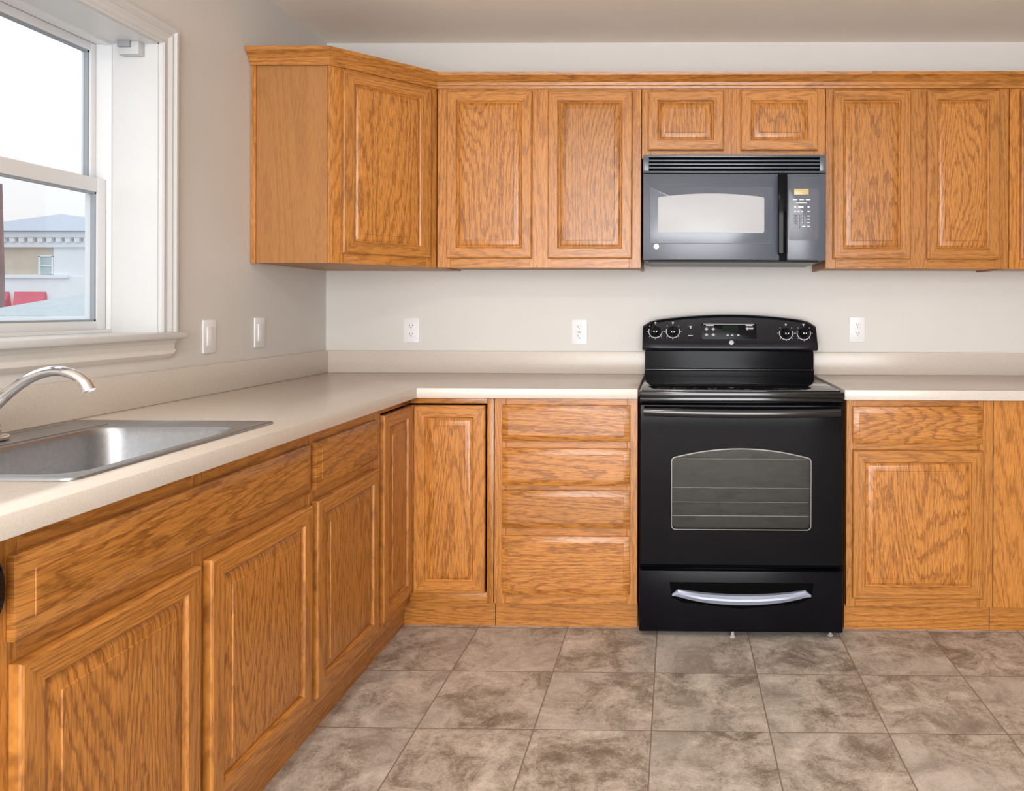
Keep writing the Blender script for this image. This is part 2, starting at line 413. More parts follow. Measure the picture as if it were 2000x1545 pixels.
MB().box(-.14, .045, WY0 - .08, WY1 + .080, WZ0 - .021, WZ0 + .002, .008, seg=3).build('window_stool', TRIM, w1)
b = MB(); yA, yB = WY0 - .058, WY1 + .058
prof = [(.0005, -.0215), (.020, -.0215), (.020, -.030), (.013, -.036), (.013, -.050), (.018, -.056), (.018, -.066), (.010, -.076), (.0005, -.082)]
ringA = [(x, yA + (.012 if z < -.06 else 0), WZ0 + z) for x, z in prof]; ringB = [(x, yB - (.012 if z < -.06 else 0), WZ0 + z) for x, z in prof]
b.loft([ringA, ringB]); b.build('window_apron', TRIM_CREAM, w1)
b = MB()   # jamb liner: two sides and head
b.box(-.14, .001, WY1 - .006, WY1 + .012, WZ0, WZ1).box(-.14, .001, WY0 - .012, WY0 + .006, WZ0, WZ1).box(-.14, .001, WY0, WY1, WZ1 - .006, WZ1 + .012)
b.build('window_jamb', TRIM, w1)
b = MB()   # vinyl master frame with a track between the sashes
fy0, fy1, fz0, fz1 = WY0 + .002, WY1 - .002, WZ0 + .002, WZ1 - .002
for x0, x1, t in ((-.155, -.14, .010), (-.225, -.155, .006)):
    b.box(x0, x1, fy1 - t, fy1, fz0, fz1).box(x0, x1, fy0, fy0 + t, fz0, fz1).box(x0, x1, fy0 + t, fy1 - t, fz1 - t, fz1).box(x0, x1, fy0 + t, fy1 - t, fz0, fz0 + t)
b.build('window_frame', VINYL, w1)
b = MB(); b.box(-.27, -.226, fy0 - .06, fy1 + .06, fz0 - .03, fz0 + .004, .003)
b.build('exterior_sill', plain('pale_blue_grey_exterior_trim', (.70, .76, .80), .5), w1)
def sash(name, x0, x1, z0, z1, st, rb, rt):
    ya, yb = fy0 + .007, fy1 - .007
    b = MB()
    b.box(x0, x1, ya, ya + st, z0, z1, .003).box(x0, x1, yb - st, yb, z0, z1, .003)
    b.box(x0, x1, ya + st, yb - st, z0, z0 + rb, .003).box(x0, x1, ya + st, yb - st, z1 - rt, z1, .003)
    xm = (x0 + x1) / 2
    o = b.build(name, VINYL, w1)
    # thin glazing bead and the pane
    g = MB(); t = .006
    g.box(xm - .003, xm + .010, ya + st, ya + st + t, z0 + rb, z1 - rt).box(xm - .003, xm + .010, yb - st - t, yb - st, z0 + rb, z1 - rt)
    g.box(xm - .003, xm + .010, ya + st, yb - st, z0 + rb, z0 + rb + t).box(xm - .003, xm + .010, ya + st, yb - st, z1 - rt - t, z1 - rt)
    g.build('glazing_bead', plain('grey_glazing_bead', (.30, .33, .36), .5), o)
    MB().box(xm - .002, xm + .002, ya + st, yb - st, z0 + rb, z1 - rt).build('glass_pane', PANE, o)
    return o
s_lo = sash('lower_sash', -.185, -.156, fz0 + .007, 1.607, .037, .028, .044)
s_up = sash('upper_sash', -.220, -.190, 1.565, fz1 - .007, .022, .04, .026)
b = MB(); b.box(-.180, -.158, -1.66, -1.60, 1.607, 1.615, .002).box(-.176, -.162, -1.65, -1.585, 1.615, 1.622, .002)
b.build('sash_lock', VINYL, s_lo)
bk = thing('blind_bracket', 'small grey and white blind bracket in the upper corner of the window opening', 'bracket', (-.085, WY1 - .006, WZ1 - .006))
MB().box(-.02, .045, -.028, 0, -.040, 0, .002).build('bracket_box', plain('pale_grey_plastic', (.55, .55, .55), .5), bk)
MB().box(-.016, .022, -.036, -.026, -.020, 0, .001).build('bracket_clip', GREYPLASTIC, bk)

# ------------------------------------------------------------------ cabinet parts (local frame: x along the run, front faces -y, z up)
def make_door(parent, x0, x1, z0, z1, yb, name='door', st=.040, be=.028, label=None):
    t = .020; yf = yb - t; mo = .007
    d = MB()
    # outer edge, flat of stiles and rails, moulded inner edge running down to the panel groove
    d.rect_loft(x0, x1, z0, z1, [(.0, yb), (.0, yf + .005), (.0015, yf + .002), (.005, yf), (st, yf), (st + .0015, yf + .0015), (st + .003, yf + .006), (st + mo, yf + .0085), (st + mo, yb - .002)], mats=[1, 0, 1, 0], cap_first=False, cap_last=False)
    o = d.build(name, OAK_SOLID, parent)
    p = MB()
    i0 = st + mo - .001
    p.rect_loft(x0, x1, z0, z1, [(i0, yb - .001), (i0, yf + .0105), (i0 + .003, yf + .0105), (i0 + .007, yf + .0078), (i0 + .012, yf + .0058), (i0 + .018, yf + .0046), (i0 + be, yf + .0036), (i0 + be + .0012, yf + .0012), (i0 + be + .002, yf + .0012)], mats=[0, 0, 0, 0])
    p.build('raised_panel', [OAK_V], o)
    return o
def make_drawer(parent, x0, x1, z0, z1, yb, name='drawer', be=.022):
    t = .020; yf = yb - t
    d = MB()
    d.rect_loft(x0, x1, z0, z1, [(0, yb), (0, yf + .0085), (.003, yf + .0065), (be, yf + .0012), (be + .001, yf), (be + .002, yf)])
    return d.build(name, [OAK_H], parent)
def frame_mb(w, z0, z1, stiles, rails, yb, t=.02):
    """stiles: [(x0,x1)], rails: [(x0,x1,z0,z1)]"""
    f = MB()
    for a, c in stiles: f.box(a, c, yb - t, yb, z0, z1, .0012, 0, seg=1)
    for a, c, p, q in rails: f.box(a, c, yb - t + .0005, yb - .0005, p, q, .0012, 1, seg=1)
    return f

BZ, BT = .097, .8755        # base cabinet face: bottom, top
def base_cabinet(label, loc, rz, w, fronts, stiles, rails, toe=True, name='base_cabinet'):
    r = thing(name, label, 'cabinet', loc, rz)
    c = MB()
    c.box(.001, .017, -.585, -.004, BZ, BT).box(w - .017, w - .001, -.585, -.004, BZ, BT).box(.017, w - .017, -.585, -.004, BZ, BZ + .016).box(.017, w - .017, -.016, -.004, BZ + .016, BT)
    c.build('carcass', OAK_PLY, r)
    frame_mb(w, BZ, BT, stiles, rails, -.586, .0235).build('face_frame', OAK_SOLID, r)
    MB().box(.001, w - .001, -.577, -.561, 0, BZ).build('toe_kick', OAK_SH, r)
    for k in fronts:
        if k[0] == 'door': make_door(r, *k[1:5], -.6105, st=.042)
        elif k[0] == 'drawer': make_drawer(r, *k[1:5], -.6105)
        elif k[0] == 'false': make_drawer(r, *k[1:5], -.6105, name='false_front', be=.028)
    return r

# ---- left run (faces +x). local x = world y - y0
L0 = -2.335
w = .942
base_cabinet('wide oak sink base cabinet with two doors and a long false drawer front', (0, L0, 0), PI / 2, w,
    [('false', .020, .927, .711, .841), ('door', .024, .452, .135, .676), ('door', .486, .928, .135, .676)],
    [(.001, .040), (w - .036, w - .001), (.449, .489)], [(.040, w - .036, BZ, .145), (.040, w - .036, .832, BT), (.040, w - .036, .664, .722)])
w = .478
base_cabinet('narrow oak cabinet with one drawer over one door, between the sink cabinet and the corner', (0, -1.392, 0), PI / 2, w,
    [('drawer', .014, .439, .711, .841), ('door', .014, .439, .135, .680)],
    [(.001, .032), (w - .058, w - .001)], [(.032, w - .058, BZ, .145), (.032, w - .058, .832, BT), (.032, w - .058, .67, .722)])

# ---- corner base with two doors meeting in the inside corner
r = thing('corner_base_cabinet', 'oak corner base cabinet with two narrow tall doors meeting in the inside corner', 'cabinet')
LX0, LX1 = -.912, .927     # extents along the left wall (y) and along the back wall (x)
c = MB(); t = .016
c.box(.004, .575, LX0 + .001, LX0 + t, BZ, BT).box(LX1 - t, LX1 - .001, -.585, -.004, BZ, BT)
c.prism([(.004, LX0 + t), (.56, LX0 + t), (.56, -.56), (LX1 - t, -.56), (LX1 - t, -.004), (.004, -.004)], BZ, BZ + .016, 'xy')
c.box(.004, .02, LX0 + t, -.02, BZ + .016, BT).box(.004, LX1 - t, -.02, -.004, BZ + .016, BT)
c.build('carcass', DARKWOOD, r)
f = MB()
f.box(.586, .6095, LX0 + .001, LX0 + .014, BZ, BT, .001, 0)
f.box(.586, .6095, LX0 + .014, -.586, .852, BT, .001, 1).box(.586, .6095, LX0 + .014, -.586, BZ, .138, .001, 1)
f.box(.590, .6245, -.6245, -.590, BZ + .045, .846, .001, 0)
f.box(.901, LX1 - .001, -.6095, -.586, BZ, BT, .001, 0)
f.box(.6095, .901, -.6095, -.586, .852, BT, .001, 1).box(.6095, .901, -.6095, -.586, BZ, .138, .001, 1)
f.build('face_frame', OAK_SOLID, r)
k = MB(); k.box(.561, .577, LX0 + .001, -.561, 0, BZ).box(.577, LX1 - .001, -.577, -.561, 0, BZ); k.build('toe_kick', OAK_SH, r)
e1 = bpy.data.objects.new('x', None)
bpy.data.objects.remove(e1)
d = make_door(r, .6256, .8955, .139, .846, -.605, st=.042)
d = make_door(r, 0, .2698, .139, .846, -.605, st=.042)
d.location = (0, -.896, 0); d.rotation_euler = (0, 0, PI / 2)

# ---- drawer stack, back run
x0 = .928; w = 1.471 - x0
base_cabinet('oak cabinet with a stack of four drawers, left of the range', (x0, 0, 0), 0, w,
    [('drawer', .033, .514, a, bb) for a, bb in ((.713, .849), (.546, .686), (.387, .528), (.137, .356))],
    [(.001, .045), (w - .041, w - .001)], [(.045, w - .041, BZ, .15), (.045, w - .041, .838, BT), (.045, w - .041, .675, .724), (.045, w - .041, .518, .556), (.045, w - .041, .346, .397)])
# ---- right of range
x0 = 2.253; w = .548
base_cabinet('oak cabinet with one drawer over one door, right of the range', (x0, 0, 0), 0, w,
    [('drawer', .022, .503, .712, .849), ('door', .022, .505, .134, .687)],
    [(.001, .036), (w - .058, w - .001)], [(.036, w - .058, BZ, .145), (.036, w - .058, .838, BT), (.036, w - .058, .675, .724)])
x0 = 2.802; w = .76
base_cabinet('plain oak cabinet side beyond the range, cut by the right edge of the picture', (x0, 0, 0), 0, w,
    [('door', .16, .43, .134, .849), ('door', .45, .735, .134, .849)],
    [(.001, .17), (w - .04, w - .001), (.42, .46)], [(.17, w - .04, BZ, .145), (.17, w - .04, .838, BT)])

# ---- dishwasher at the left edge
dw = thing('dishwasher', 'black dishwasher at the left edge beside the sink cabinet', 'dishwasher', (0, -2.938, 0), PI / 2)
w = .598
MB().box(.002, w - .002, -.57, -.01, .10, .872).build('tub', BLACK_SATIN, dw)
MB().box(.004, w - .004, -.612, -.571, .12, .735, .006).build('door', BLACK, dw)
b = MB(); b.prism([(-.571, .735)] + [(-.603 - .034 * math.sin(PI * k / 16) ** .6, .735 + .135 * k / 16) for k in range(17)] + [(-.571, .870)], .004, w - .004, 'yz', .003); b.build('control_panel', BLACK, dw)
MB().box(.004, w - .004, -.55, -.53, 0, .10).build('toe_panel', BLACK_SATIN, dw)

# ------------------------------------------------------------------ countertops
CT0, CT1 = .876, .914
ct = thing('countertop', 'beige L-shaped laminate countertop with the sink, left of the range', 'countertop')
SX0, SX1, SY0, SY1 = .045, .578, -2.155, -1.497
hx0, hx1, hy0, hy1 = SX0 + .02, SX1 - .018, SY0 + .018, SY1 - .018
b = MB()
b.cells([0.002, hx0, hx1, .645, 1.4715], [-2.955, hy0, hy1, -.645, -.002], [(hx0, hx1, hy0, hy1), (.645, 1.4715, -2.955, -.645)], 'xy', CT0, CT1 - CT0).bevel_mod(.0025)
b.build('slab', LAMIN, ct)
b = MB(); b.prism([(.002, -2.955), (.021, -2.955), (.021, -.021), (1.4715, -.021), (1.4715, -.002), (.002, -.002)], CT1, 1.016, 'xy', .0025); b.build('backsplash', LAMIN, ct)
ct = thing('countertop', 'short beige laminate countertop right of the range', 'countertop', (2.239, 0, 0))
MB().box(0, 1.33, -.645, -.002, CT0, CT1, .0025).build('slab', LAMIN, ct)
MB().box(0, 1.33, -.021, -.002, CT1, 1.016, .0025).build('backsplash', LAMIN, ct)

# ------------------------------------------------------------------ sink
sk = thing('sink', 'single-bowl stainless drop-in sink set in the beige countertop', 'sink', (0, 0, CT1 + .0006))
bx0, bx1, by0, by1 = .205, .548, SY0 + .035, -1.60
def rr3(x0, x1, y0, y1, r, z): return [(x, y, z) for x, y in rrect(x0, x1, y0, y1, r)]
b = MB()
b.loft([rr3(SX0, SX1, SY0, SY1, .022, .0), rr3(SX0 + .001, SX1 - .001, SY0 + .001, SY1 - .001, .022, .004), rr3(SX0 + .008, SX1 - .008, SY0 + .008, SY1 - .008, .02, .0055),
        rr3(SX0 + .014, SX1 - .014, SY0 + .014, SY1 - .014, .02, .0032), rr3(bx0 - .008, bx1 + .006, by0 - .006, by1 + .008, .062, .0028), rr3(bx0 - .002, bx1 + .001, by0 - .001, by1 + .002, .058, .0035), rr3(bx0, bx1, by0, by1, .057, .0)], False)
for yy in (-.012, .012):
    pass
b.build('rim', STEEL, sk)
b = MB()
b.loft([rr3(bx0, bx1, by0, by1, .057, .0), rr3(bx0 + .004, bx1 - .004, by0 + .004, by1 - .004, .056, -.012), rr3(bx0 + .012, bx1 - .012, by0 + .012, by1 - .012, .055, -.12), rr3(bx0 + .022, bx1 - .022, by0 + .022, by1 - .022, .05, -.155), rr3(bx0 + .05, bx1 - .05, by0 + .05, by1 - .05, .04, -.168)], False)
R = [v for v in b.bm.verts if v.co.z < -.167]
b.bm.faces.new(R); bmesh.ops.recalc_face_normals(b.bm, faces=b.bm.faces[:])
for f in b.bm.faces: f.normal_flip()
b.build('bowl', STEEL, sk)
b = MB(); b.lathe([(.055, 0), (.055, .002), (.046, .003), (.040, -.001), (.0005, -.001)], ((bx0 + bx1) / 2, (by0 + by1) / 2, -.1675)); b.build('drain', CHROME, sk)
b = MB()   # raised ribs pressed into the deck behind the bowl
for xx in (.070, .178): b.box(xx - .004, xx + .004, SY0 + .06, SY1 - .06, .0015, .0055, .0018)
b.build('deck_rib', STEEL, sk)
fc = thing('faucet', 'chrome faucet with an arched spout over the sink', 'faucet', (.112, -1.815, CT1 + .0048))
b = MB(); b.prism(rrect(-.026, .026, -.12, .045, .025), 0, .012, 'xy', .004); b.build('base_plate', CHROME, fc)
MB().lathe([(.024, .014), (.024, .03), (.020, .05), (.017, .058), (.0005, .060)], (0, 0, 0)).build('body', CHROME, fc)
sp = []
ctl = [(-.004, .05), (.006, .066), (.026, .086), (.055, .112), (.088, .135), (.122, .150), (.155, .155), (.184, .150), (.206, .138), (.219, .124)]
for i in range(len(ctl) - 1):
    p0 = ctl[max(i - 1, 0)]; p1 = ctl[i]; p2 = ctl[i + 1]; p3 = ctl[min(i + 2, len(ctl) - 1)]
    for q in range(4):
        t = q / 4
        sp.append(tuple(.5 * (2 * p1[d] + (p2[d] - p0[d]) * t + (2 * p0[d] - 5 * p1[d] + 4 * p2[d] - p3[d]) * t * t + (3 * p1[d] - p0[d] - 3 * p2[d] + p3[d]) * t ** 3) for d in (0, 1)))
sp.append(ctl[-1])
MB().tube([(x, 0, z) for x, z in sp], [.0125 - .002 * i / len(sp) for i in range(len(sp))], 18).build('spout', CHROME, fc)
MB().tube([(.214, 0, .131), (.221, 0, .121), (.226, 0, .112)], [.0118, .0122, .0118], 18).build('aerator', CHROME, fc)
hd = MB(); hd.lathe([(.020, 0), (.022, .02), (.016, .04), (.0005, .044)], (0, -.085, .014)); hd.tube([(0, -.085, .045), (.03, -.10, .062), (.055, -.112, .070)], [.007, .006, .005], 12)
hd.build('lever_handle', CHROME, fc)

# ------------------------------------------------------------------ upper cabinets
UZ0, UZ1 = 1.382, 2.137
def upper_cabinet(label, x0, w, z0, doors, stiles, rails):
    r = thing('upper_cabinet', label, 'cabinet', (x0, 0, 0))
    c = MB(); c.box(.001, .014, -.285, -.003, z0, UZ1).box(w - .014, w - .001, -.285, -.003, z0, UZ1).box(.014, w - .014, -.285, -.003, z0 + .006, z0 + .02).box(.014, w - .014, -.285, -.003, UZ1 - .014, UZ1).box(.014, w - .014, -.012, -.003, z0 + .02, UZ1 - .014)
    c.build('carcass', OAK_PLY, r)
    frame_mb(w, z0, UZ1, stiles, rails, -.2855, .0195).build('face_frame', OAK_SOLID, r)
    for d in doors: make_door(r, *d, -.3055)
    return r
x0 = .611; w = 1.467 - x0
upper_cabinet('oak wall cabinet with two tall doors between the corner cabinet and the microwave', x0, w, UZ0,
    [(.044, .400, 1.421, 2.117), (.467, .818, 1.421, 2.117)],
    [(.001, .056), (w - .05, w - .001), (.388, .479)], [(.056, w - .05, UZ0, 1.432), (.056, w - .05, 2.105, UZ1)])
x0 = 1.468; w = 2.232 - x0
upper_cabinet('short oak wall cabinet with two small doors above the microwave', x0, w, 1.838,
    [(.026, .341, 1.870, 2.117), (.412, .730, 1.870, 2.117)],
    [(.001, .038), (w - .044, w - .001), (.33, .424)], [(.038, w - .044, 1.838, 1.882), (.038, w - .044, 2.105, UZ1)])
x0 = 2.233; w = 2.992 - x0
upper_cabinet('oak wall cabinet with two tall doors right of the microwave', x0, w, UZ0,
    [(.029, .348, 1.421, 2.119), (.416, .713, 1.421, 2.119)],
    [(.001, .042), (w - .058, w - .001), (.336, .428)], [(.042, w - .058, UZ0, 1.432), (.042, w - .058, 2.105, UZ1)])
x0 = 2.993; w = .70
upper_cabinet('oak wall cabinet at the right edge of the picture, cut by the frame', x0, w, UZ0,
    [(.042, .33, 1.421, 2.119), (.37, .66, 1.421, 2.119)],
    [(.001, .055), (w - .05, w - .001), (.32, .38)], [(.055, w - .05, UZ0, 1.432), (.055, w - .05, 2.105, UZ1)])
# diagonal corner wall cabinet
r = thing('corner_wall_cabinet', 'oak corner wall cabinet with one angled door and a plain side panel', 'cabinet', (0, 0, 0))
MB().prism([(.003, -.003), (.608, -.003), (.608, -.305), (.594, -.305), (.297, -.604), (.297, -.610), (.003, -.610)], UZ0, UZ1, 'xy').build('carcass', OAK_PLY, r)
MB().box(.002, .020, -.617, -.610, UZ0 - .004, UZ1, .002).build('scribe_strip', OAK_SV, r)
DL = .431
face = MB()
for a, c in ((-.012, .05), (DL - .05, DL - .004)): face.box(a, c, -.006, .013, UZ0, UZ1, .001, 0)
face.box(.05, DL - .05, -.006, .013, UZ0, 1.432, .001, 1).box(.05, DL - .05, -.006, .013, 2.10, UZ1, .001, 1)
fo = face.build('face_frame', OAK_SOLID, r, (.303, -.607, 0), (0, 0, PI / 4))
d = make_door(r, .036, .396, 1.421, 2.117, -.0065, st=.042); d.location = (.303, -.607, 0); d.rotation_euler = (0, 0, PI / 4)

# crown moulding in one mitred run along all the wall cabinets
path = [Vector((.003, -.618)), Vector((.3016, -.618)), Vector((.6104, -.3092)), Vector((3.69, -.3092))]
prof = [(.0, 2.128), (.008, 2.128), (.010, 2.137), (.014, 2.141), (.016, 2.152), (.024, 2.158), (.034, 2.170), (.042, 2.174), (.044, 2.187), (.0, 2.187)]
rings = []
for i, p in enumerate(path):
    ns = []
    for a, c in ((i - 1, i), (i, i + 1)):
        if a >= 0 and c < len(path):
            d = (path[c] - path[a]).normalized(); ns.append(Vector((d.y, -d.x)))
    m = ns[0] if len(ns) == 1 else (ns[0] + ns[1]) / (1 + ns[0].dot(ns[1]))
    rings.append([(p.x + m.x * u, p.y + m.y * u, z) for u, z in prof])
b = MB(); b.loft(rings)
tag(b.build('crown_molding', OAK_SH), 'stepped oak crown molding running along the top of the wall cabinets', 'molding')

# ------------------------------------------------------------------ microwave
mw = thing('microwave_oven', 'charcoal over-the-range microwave oven mounted under the short wall cabinet', 'microwave', (0, 0, 0))
mx0, mx1, mz0, mz1 = 1.478, 2.216, 1.402, 1.8355
MB().box(mx0 + .002, mx1 - .002, -.376, -.006, mz0 + .006, mz1, .003).build('body', BLACK_SATIN, mw)
g = MB()
g.box(mx0, mx1, -.400, -.377, 1.826, mz1, .002).box(mx0, mx1, -.400, -.377, 1.762, 1.770, .002)
g.box(mx0, mx0 + .024, -.400, -.377, 1.770, 1.826, .001).box(mx1 - .024, mx1, -.400, -.377, 1.770, 1.826, .001)
for k in range(3):
    zc = 1.784 + k * .0142; g.box(mx0 + .024, mx1 - .024, -.399, -.380, zc - .0032, zc + .0032, .001)
gv = g.build('vent_grille', MWBODY, mw)
MB().box(mx0 + .024, mx1 - .024, -.381, -.3775, 1.770, 1.826).build('vent_slot', SLOT, gv)
DX1 = 2.030
dr = MB(); dr.box(mx0, DX1, -.400, -.377, mz0 + .008, 1.759, .004); dro = dr.build('door', MWBODY, mw)
MB().prism(arch(1.505, 2.006, 1.476, 1.707, 0, .008), -.4035, -.399, 'xz', .001).build('door_glass', MWINNER, dro)
MB().prism(arch(1.539, 1.968, 1.519, 1.664, .014, .008), -.4055, -.4025, 'xz', .0008).build('window', MWMESH, dro)
b = MB(); b.lathe([(.0115, 0), (.0115, .003), (.0095, .004), (.0004, .004)], (1.533, -.400, 1.464), 'y'); bo = b.build('badge', BADGE, dro)
b = MB()
b.box(2.020, 2.056, -.432, -.414, 1.43, 1.757, .007, seg=3).box(2.026, 2.05, -.416, -.398, 1.435, 1.462, .003).box(2.026, 2.05, -.416, -.398, 1.725, 1.752, .003)
tag(b.build('handle', BLACK, dro), 'black vertical bar handle')
cp = MB(); cp.box(2.060, mx1, -.400, -.377, mz0 + .008, 1.759, .004); cpo = cp.build('control_panel', MWBODY, mw)
MB().prism(arch(2.066, 2.188, 1.490, 1.700, 0, .010), -.4025, -.399, 'xz', .0006).build('keypad', GREYKEY, cpo)
MB().box(2.088, 2.146, -.4038, -.402, 1.674, 1.697, .0006).build('display', AMBER, cpo)
def btn(x, z, w_, h_, t=None):
    q = MB(); q.box(x - w_ / 2, x + w_ / 2, -.4036, -.402, z - h_ / 2, z + h_ / 2, .0004)
    o = q.build('button', WHITEMARK if t is None else GREYKEY, cpo)
    if t:
        bm_ = MB(); put_text(bm_, t, 0, 0, 0, .0095); me_o = bm_
        me = bpy.data.meshes.new('button'); me_o.bm.to_mesh(me); me_o.bm.free()
        q = MB(); q.add_mesh(o.data, Matrix.Identity(4), 0); q.add_mesh(me, Matrix.Translation((x, -.4036, z)), 1)
        q.bm.to_mesh(o.data); q.bm.free(); o.data.materials.append(WHITEMARK)
    return o
for x in (2.092, 2.118, 2.144): btn(x, 1.654, .018, .005)
btn(2.118, 1.641, .044, .0035)
for x, ww in ((2.092, .008), (2.115, .022), (2.146, .008)): btn(x, 1.624, ww, .008)
for x in (2.092, 2.106, 2.120, 2.146): btn(x, 1.606, .009, .005)
dig = '123456789'
for i in range(9): btn(2.092 + (i % 3) * .0145, 1.588 - (i // 3) * .0135, .011, .011, dig[i])
for k in range(3): btn(2.146, 1.588 - k * .0135, .010, .004)
btn(2.1065, 1.546, .011, .011, '0'); btn(2.127, 1.546, .014, .005); btn(2.146, 1.546, .010, .005)
MB().box(mx0 + .02, mx1 - .02, -.36, -.03, mz0, mz0 + .007).build('bottom_plate', BLACK_SATIN, mw)

# ------------------------------------------------------------------ range
rg = thing('kitchen_range', 'black freestanding electric range with a glass cooktop and raised control panel', 'range')
rx0, rx1 = 1.4755, 2.234
MB().box(rx0 + .002, rx1 - .002, -.625, -.03, .03, .884, .003).build('body', BLACK_SATIN, rg)
MB().box(rx0, rx1, -.668, -.028, .885, .907, .006).build('cooktop_frame', BLACK_GLOSS, rg)
MB().box(rx0 + .012, rx1 - .012, -.655, -.125, .906, .9115, .0015).build('cooktop_glass', BLACK_GLASS, rg)
# backguard
b = MB(); b.prism([(-.032, .90), (-.125, .90), (-.125, .940), (-.110, .947), (-.104, 1.035), (-.032, 1.035)], rx0 + .002, rx1 - .012, 'yz', .002); bgo = b.build('backguard', BLACK_SATIN, rg)
MB().box(rx0 + .003, rx1 - .013, -.131, -.106, .938, .9485, .004, seg=3).build('backguard_ledge', BLACK_GLOSS, bgo)
pp = []
n = 24
zs = lambda x: 1.150 + .038 * (1 - ((x - (rx0 + rx1) / 2) / ((rx1 - rx0) / 2 + .03)) ** 2)
secs = []
X0, X1 = rx0 - .010, rx1 + .002
for i in range(n + 1):
    x = X0 + (X1 - X0) * i / n
    e = min(i, n - i)
    dz = {0: -.020, 1: -.004}.get(e, 0); dyf = {0: .014, 1: .003}.get(e, 0)
    zt = zs(x) + dz
    secs.append([(x, -.034, 1.026), (x, -.128 + dyf, 1.026), (x, -.148 + dyf, 1.033), (x, -.151 + dyf, 1.040), (x, -.150 + dyf, 1.048), (x, -.144 + dyf, 1.062), (x, -.136 + dyf, 1.076), (x, -.112 + dyf, zt - .014), (x, -.100 + dyf, zt - .003), (x, -.085, zt), (x, -.034, zt)])
b = MB(); b.loft(secs); cpn = b.build('control_panel', PANEL, rg)
# the sloped face: y as a function of z
def slope(x): return .024 / (zs(x) - .014 - 1.076)
def face_obj(mb, name, m, x, z, parent=None):
    if z > 1.076: y, k = -.136 + (z - 1.076) * slope(x), slope(x)
    else: y, k = -.136 - (1.076 - z) * .57, .57
    o = mb.build(name, m, parent or cpn); o.location = (x, y, z); o.rotation_euler = (-math.atan(k), 0, 0); return o
for i, (x, z) in enumerate(((1.523, 1.112), (1.600, 1.112), (2.098, 1.106), (2.176, 1.106))):
    k = MB(); k.lathe([(.0235, 0), (.0225, .006), (.019, .012), (.018, .022), (.0165, .0245), (.0004, .0245)], (0, 0, 0), 'y', 28)
    k.box(-.004, .004, -.030, -.022, -.016, .016, .002)
    face_obj(k, 'knob', BLACK_SATIN, x, z)
    a = MB()
    ang = [(-200, 20)]
    for lo_, hi_ in ang:
        pr, pq = [], []
        for s_ in range(25):
            t = math.radians(lo_ + (hi_ - lo_) * s_ / 24); pr.append((.0310 * math.cos(t), .0310 * math.sin(t))); pq.append((.0278 * math.cos(t), .0278 * math.sin(t)))
        a.prism(pr + pq[::-1], -.0008, .0002, 'xz')
    for t in range(0, 360, 45):
        c_, s_ = math.cos(math.radians(t)), math.sin(math.radians(t)); a.box(.036 * c_ - .0016, .036 * c_ + .0016, -.0008, .0002, .030 * s_ + .004 * s_ - .0016, .034 * s_ + .0016)
    a.box(-.004, .004, -.0008, .0002, .037, .043)
    face_obj(a, 'dial_print', GREYMARK, x, z)
    p_ = MB(); p_.box(-.008, -.003, -.0313, -.0300, -.012, -.006).box(.003, .008, -.0313, -.0300, -.012, -.006)
    face_obj(p_, 'knob_pointer', WHITEMARK, x, z)
a = MB(); a.prism(arch(-.122, .122, -.036, .036, 0, .008), -.003, .001, 'xz', .001); face_obj(a, 'clock_panel', BLACK_SATIN, 1.846, 1.113)
a = MB(); a.box(-.035, .035, -.0042, -.002, -.002, .026); face_obj(a, 'display', LCD, 1.853, 1.113)
a = MB()
for x, z in ((-.098, .010), (-.068, .010), (-.098, -.016), (-.068, -.016), (.082, .012)):
    a.box(x - .007, x + .007, -.0042, -.002, z - .003, z + .003, .0008).box(x - .003, x + .003, -.0042, -.002, z - .006, z + .006, .0008)
a.box(-.112, .112, -.0042, -.002, .031, .033).box(-.10, -.065, -.0042, -.002, .024, .029).box(.075, .105, -.0042, -.002, .024, .029).box(.088, .108, -.0042, -.002, .009, .016)
for x in (-.005, .015, .042): a.box(x - .005, x + .005, -.0042, -.002, -.021, -.015, .0008)
face_obj(a, 'key_print', GREYMARK, 1.846, 1.113)
a = MB(); a.box(-.010, .010, -.0008, .0004, -.002, .002); face_obj(a, 'indicator_print', GREYMARK, 1.678, 1.094)
a = MB(); a.box(-.006, .006, -.0008, .0004, .004, .008).box(-.003, .003, -.0008, .0004, -.004, .004); face_obj(a, 'indicator_print', GREYMARK, 1.678, 1.128)
b = MB(); b.lathe([(.0105, 0), (.0105, .003), (.0085, .004), (.0004, .004)], (0, 0, 0), 'y'); face_obj(b, 'badge', BADGE, 1.857, 1.064)
# front
MB().box(rx0 + .004, rx1 - .004, -.655, -.626, .868, .8845, .003).build('vent_trim', BLACK_GLOSS, rg)
ddr = MB()
ox0, ox1, oz0, oz1 = 1.597, 2.112, .399, .668
door_poly = [(rx0 + .004, .266), (rx1 - .004, .266), (rx1 - .004, .862), (rx0 + .004, .862)]
hole = arch(ox0, ox1, oz0, oz1, .032, .016)
